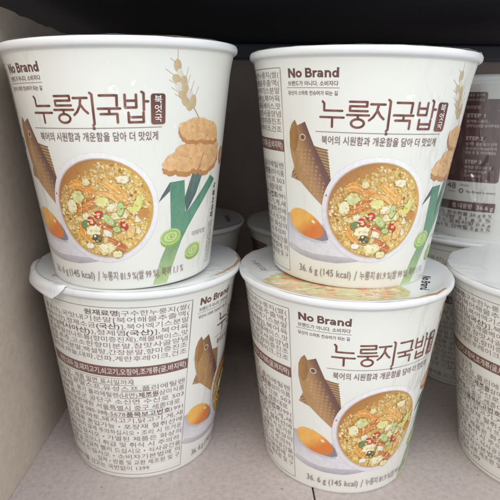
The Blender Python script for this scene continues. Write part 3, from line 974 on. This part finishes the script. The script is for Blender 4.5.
for i in range(len(CUPS)):
    roots.append(proto if i == 0 else copy_tree(proto))
for o, (x, y, z, rot, tilt, sz, lk, label) in zip(roots, CUPS):
    place(o, x, y, z, rot, tilt, sz)
    if 'rot' in lk: lk['rot'] -= rot
    make_lid(o, **lk)
    tag(o, label, 'noodle cup', G_STACK)

# clear shrink film drawn round the cup with the cooking panel
def make_film(parent, seed, r0=.75, amp=.22):
    fv, ff = [], []
    n = 180
    q = [random.Random(seed).uniform(0, 6.28) for _ in range(3)]
    zs = [0.4, 4, 8, 16, 26, 38, 50, 62, 74, 80, 84, 88]
    for z in zs:
        for i in range(n):
            t = 2 * math.pi * i / n
            r = prof(z) + r0 + amp * (math.sin(7 * t + z * .05 + q[0]) + .7 * math.sin(13 * t - z * .09 + q[1]) + .4 * math.sin(29 * t + z * .2 + q[2])) * .45
            fv.append((r * math.cos(t), r * math.sin(t), z))
    for j in range(len(zs) - 1):
        for i in range(n):
            ff.append((j * n + i, j * n + (i + 1) % n, (j + 1) * n + (i + 1) % n, (j + 1) * n + i))
    fm = mesh_obj('shrink_film', fv, ff, M['film'], parent, smooth=True)
    fm.rotation_euler.z = q[0]
make_film(roots[6], 9, 1.0, .5)

# ------------------------------------------------------------------ shelf
def box(name, x0, y0, z0, x1, y1, z1, mat, parent=None, bev=0.0):
    v = [(x, y, z) for z in (z0, z1) for y in (y0, y1) for x in (x0, x1)]
    f = [(0, 2, 3, 1), (4, 5, 7, 6), (0, 1, 5, 4), (2, 6, 7, 3), (0, 4, 6, 2), (1, 3, 7, 5)]
    o = mesh_obj(name, v, f, mat, parent)
    if bev:
        b = o.modifiers.new('edge', 'BEVEL'); b.width = bev * MM; b.segments = 3
    return o

# two shelf plates that meet in a narrow seam under the middle stack
SEAM = 33.6
fl = bpy.data.objects.new('shelf_floor', None); COL.objects.link(fl); tag(fl, kind='structure')
box('plate', -420, 120, -18, SEAM - .35, 440, 0, M['shelf'], fl, .4)
box('plate', SEAM + .35, 120, -18, 700, 440, 0, M['shelf'], fl, .4)
box('joint', SEAM - .35, 121, -17, SEAM + .35, 439, -1.2, M['seam'], fl)
bw = box('back_wall', -420, 440.5, -18, 700, 452, 236, M['back']); tag(bw, kind='structure')
us = bpy.data.objects.new('upper_shelf', None); COL.objects.link(us)
us.location = (0, 0.2, 0.216)
tag(us, 'black underside of the shelf above the noodle cups with its rear rail', 'shelf')
def rel(o):
    o.location -= us.location
    return o
rel(box('shelf_board', -420, 206, 216, 700, 440, 232, M['black'], us, .8))
rel(box('rear_rail', -420, 425, 204, 700, 439.5, 215.6, M['rail'], us, 1.2))

# cardboard divider along the left side: gently bowed sheet with a ragged top edge
rng = random.Random(4)
v, f = [], []
ny, nz = 60, 24
TH = 3.0
def card_x(y, z):
    return -97.5 + (y - 190) * .030 - z * .035 + .8 * math.sin(y * .021) * (z / 200) + .5 * math.sin(z * .03 + y * .01)
top = [206.5 - (i / ny) * 2.0 + rng.uniform(-.55, .55) for i in range(ny + 1)]
for s in (0, 1):
    for i in range(ny + 1):
        y = 128 + (432 - 128) * i / ny
        for k in range(nz + 1):
            z = .3 + (top[i] - .3) * k / nz
            v.append((card_x(y, z) - (TH if s else 0), y, z))
N = (ny + 1) * (nz + 1)
def vi(s, i, k): return s * N + i * (nz + 1) + k
for i in range(ny):
    for k in range(nz):
        f.append((vi(0, i, k), vi(0, i + 1, k), vi(0, i + 1, k + 1), vi(0, i, k + 1)))
        f.append((vi(1, i, k), vi(1, i, k + 1), vi(1, i + 1, k + 1), vi(1, i + 1, k)))
    f.append((vi(0, i, nz), vi(0, i + 1, nz), vi(1, i + 1, nz), vi(1, i, nz)))
    f.append((vi(0, i, 0), vi(1, i, 0), vi(1, i + 1, 0), vi(0, i + 1, 0)))
for k in range(nz):
    f.append((vi(0, 0, k), vi(0, 0, k + 1), vi(1, 0, k + 1), vi(1, 0, k)))
    f.append((vi(0, ny, k), vi(1, ny, k), vi(1, ny, k + 1), vi(0, ny, k + 1)))
cd = mesh_obj('cardboard_divider', v, f, M['card'], None, smooth=False)
tag(cd, 'grey tan cardboard sheet standing upright along the left side of the shelf', 'cardboard')

# ------------------------------------------------------------------ light
w = bpy.data.worlds.new('World'); scene.world = w; w.use_nodes = True
bg = w.node_tree.nodes['Background']
bg.inputs[0].default_value = (0.93, 0.96, 1.0, 1); bg.inputs[1].default_value = 0.80

def area(name, loc, target, sx, sy, power, col):
    l = bpy.data.lights.new(name, 'AREA'); l.shape = 'RECTANGLE'
    l.size, l.size_y, l.energy, l.color = sx, sy, power, col
    o = bpy.data.objects.new(name, l); COL.objects.link(o)
    o.location = loc
    o.rotation_euler = (Vector(target) - Vector(loc)).to_track_quat('-Z', 'Y').to_euler()
    return o
area('ceiling_tube_light', (-0.6, -1.1, 1.3), (0, .22, .1), 1.5, .2, 13, (1.0, .945, .86))
area('ceiling_tube_light', (0.8, -1.0, 1.25), (.05, .22, .1), 1.5, .2, 15, (.89, .94, 1.0))

# ------------------------------------------------------------------ camera
f_px, sx, sy = 515.317, -10.910, -29.242
pitch, roll = 0.20738895, 0.00885185
cam = bpy.data.cameras.new('camera'); co = bpy.data.objects.new('camera', cam); COL.objects.link(co)
fwd = Vector((0, math.cos(pitch), -math.sin(pitch))); right = Vector((1, 0, 0)); up = Vector((0, math.sin(pitch), math.cos(pitch)))
r2 = math.cos(roll) * right + math.sin(roll) * up
u2 = -math.sin(roll) * right + math.cos(roll) * up
co.matrix_world = Matrix(((r2.x, u2.x, -fwd.x, 0), (r2.y, u2.y, -fwd.y, 0), (r2.z, u2.z, -fwd.z, .162267), (0, 0, 0, 1)))
cam.sensor_width = 36; cam.sensor_fit = 'HORIZONTAL'
cam.lens = f_px / 500 * 36
cam.shift_x, cam.shift_y = -sx / 500, sy / 500
cam.clip_start, cam.clip_end = .005, 50
cam.dof.use_dof = True; cam.dof.focus_distance = .192; cam.dof.aperture_fstop = 26
scene.camera = co
scene.view_settings.view_transform = 'Standard'; scene.view_settings.look = 'None'
scene.view_settings.exposure = 0.0; scene.view_settings.gamma = 1.0
scene.cycles.use_denoising = True
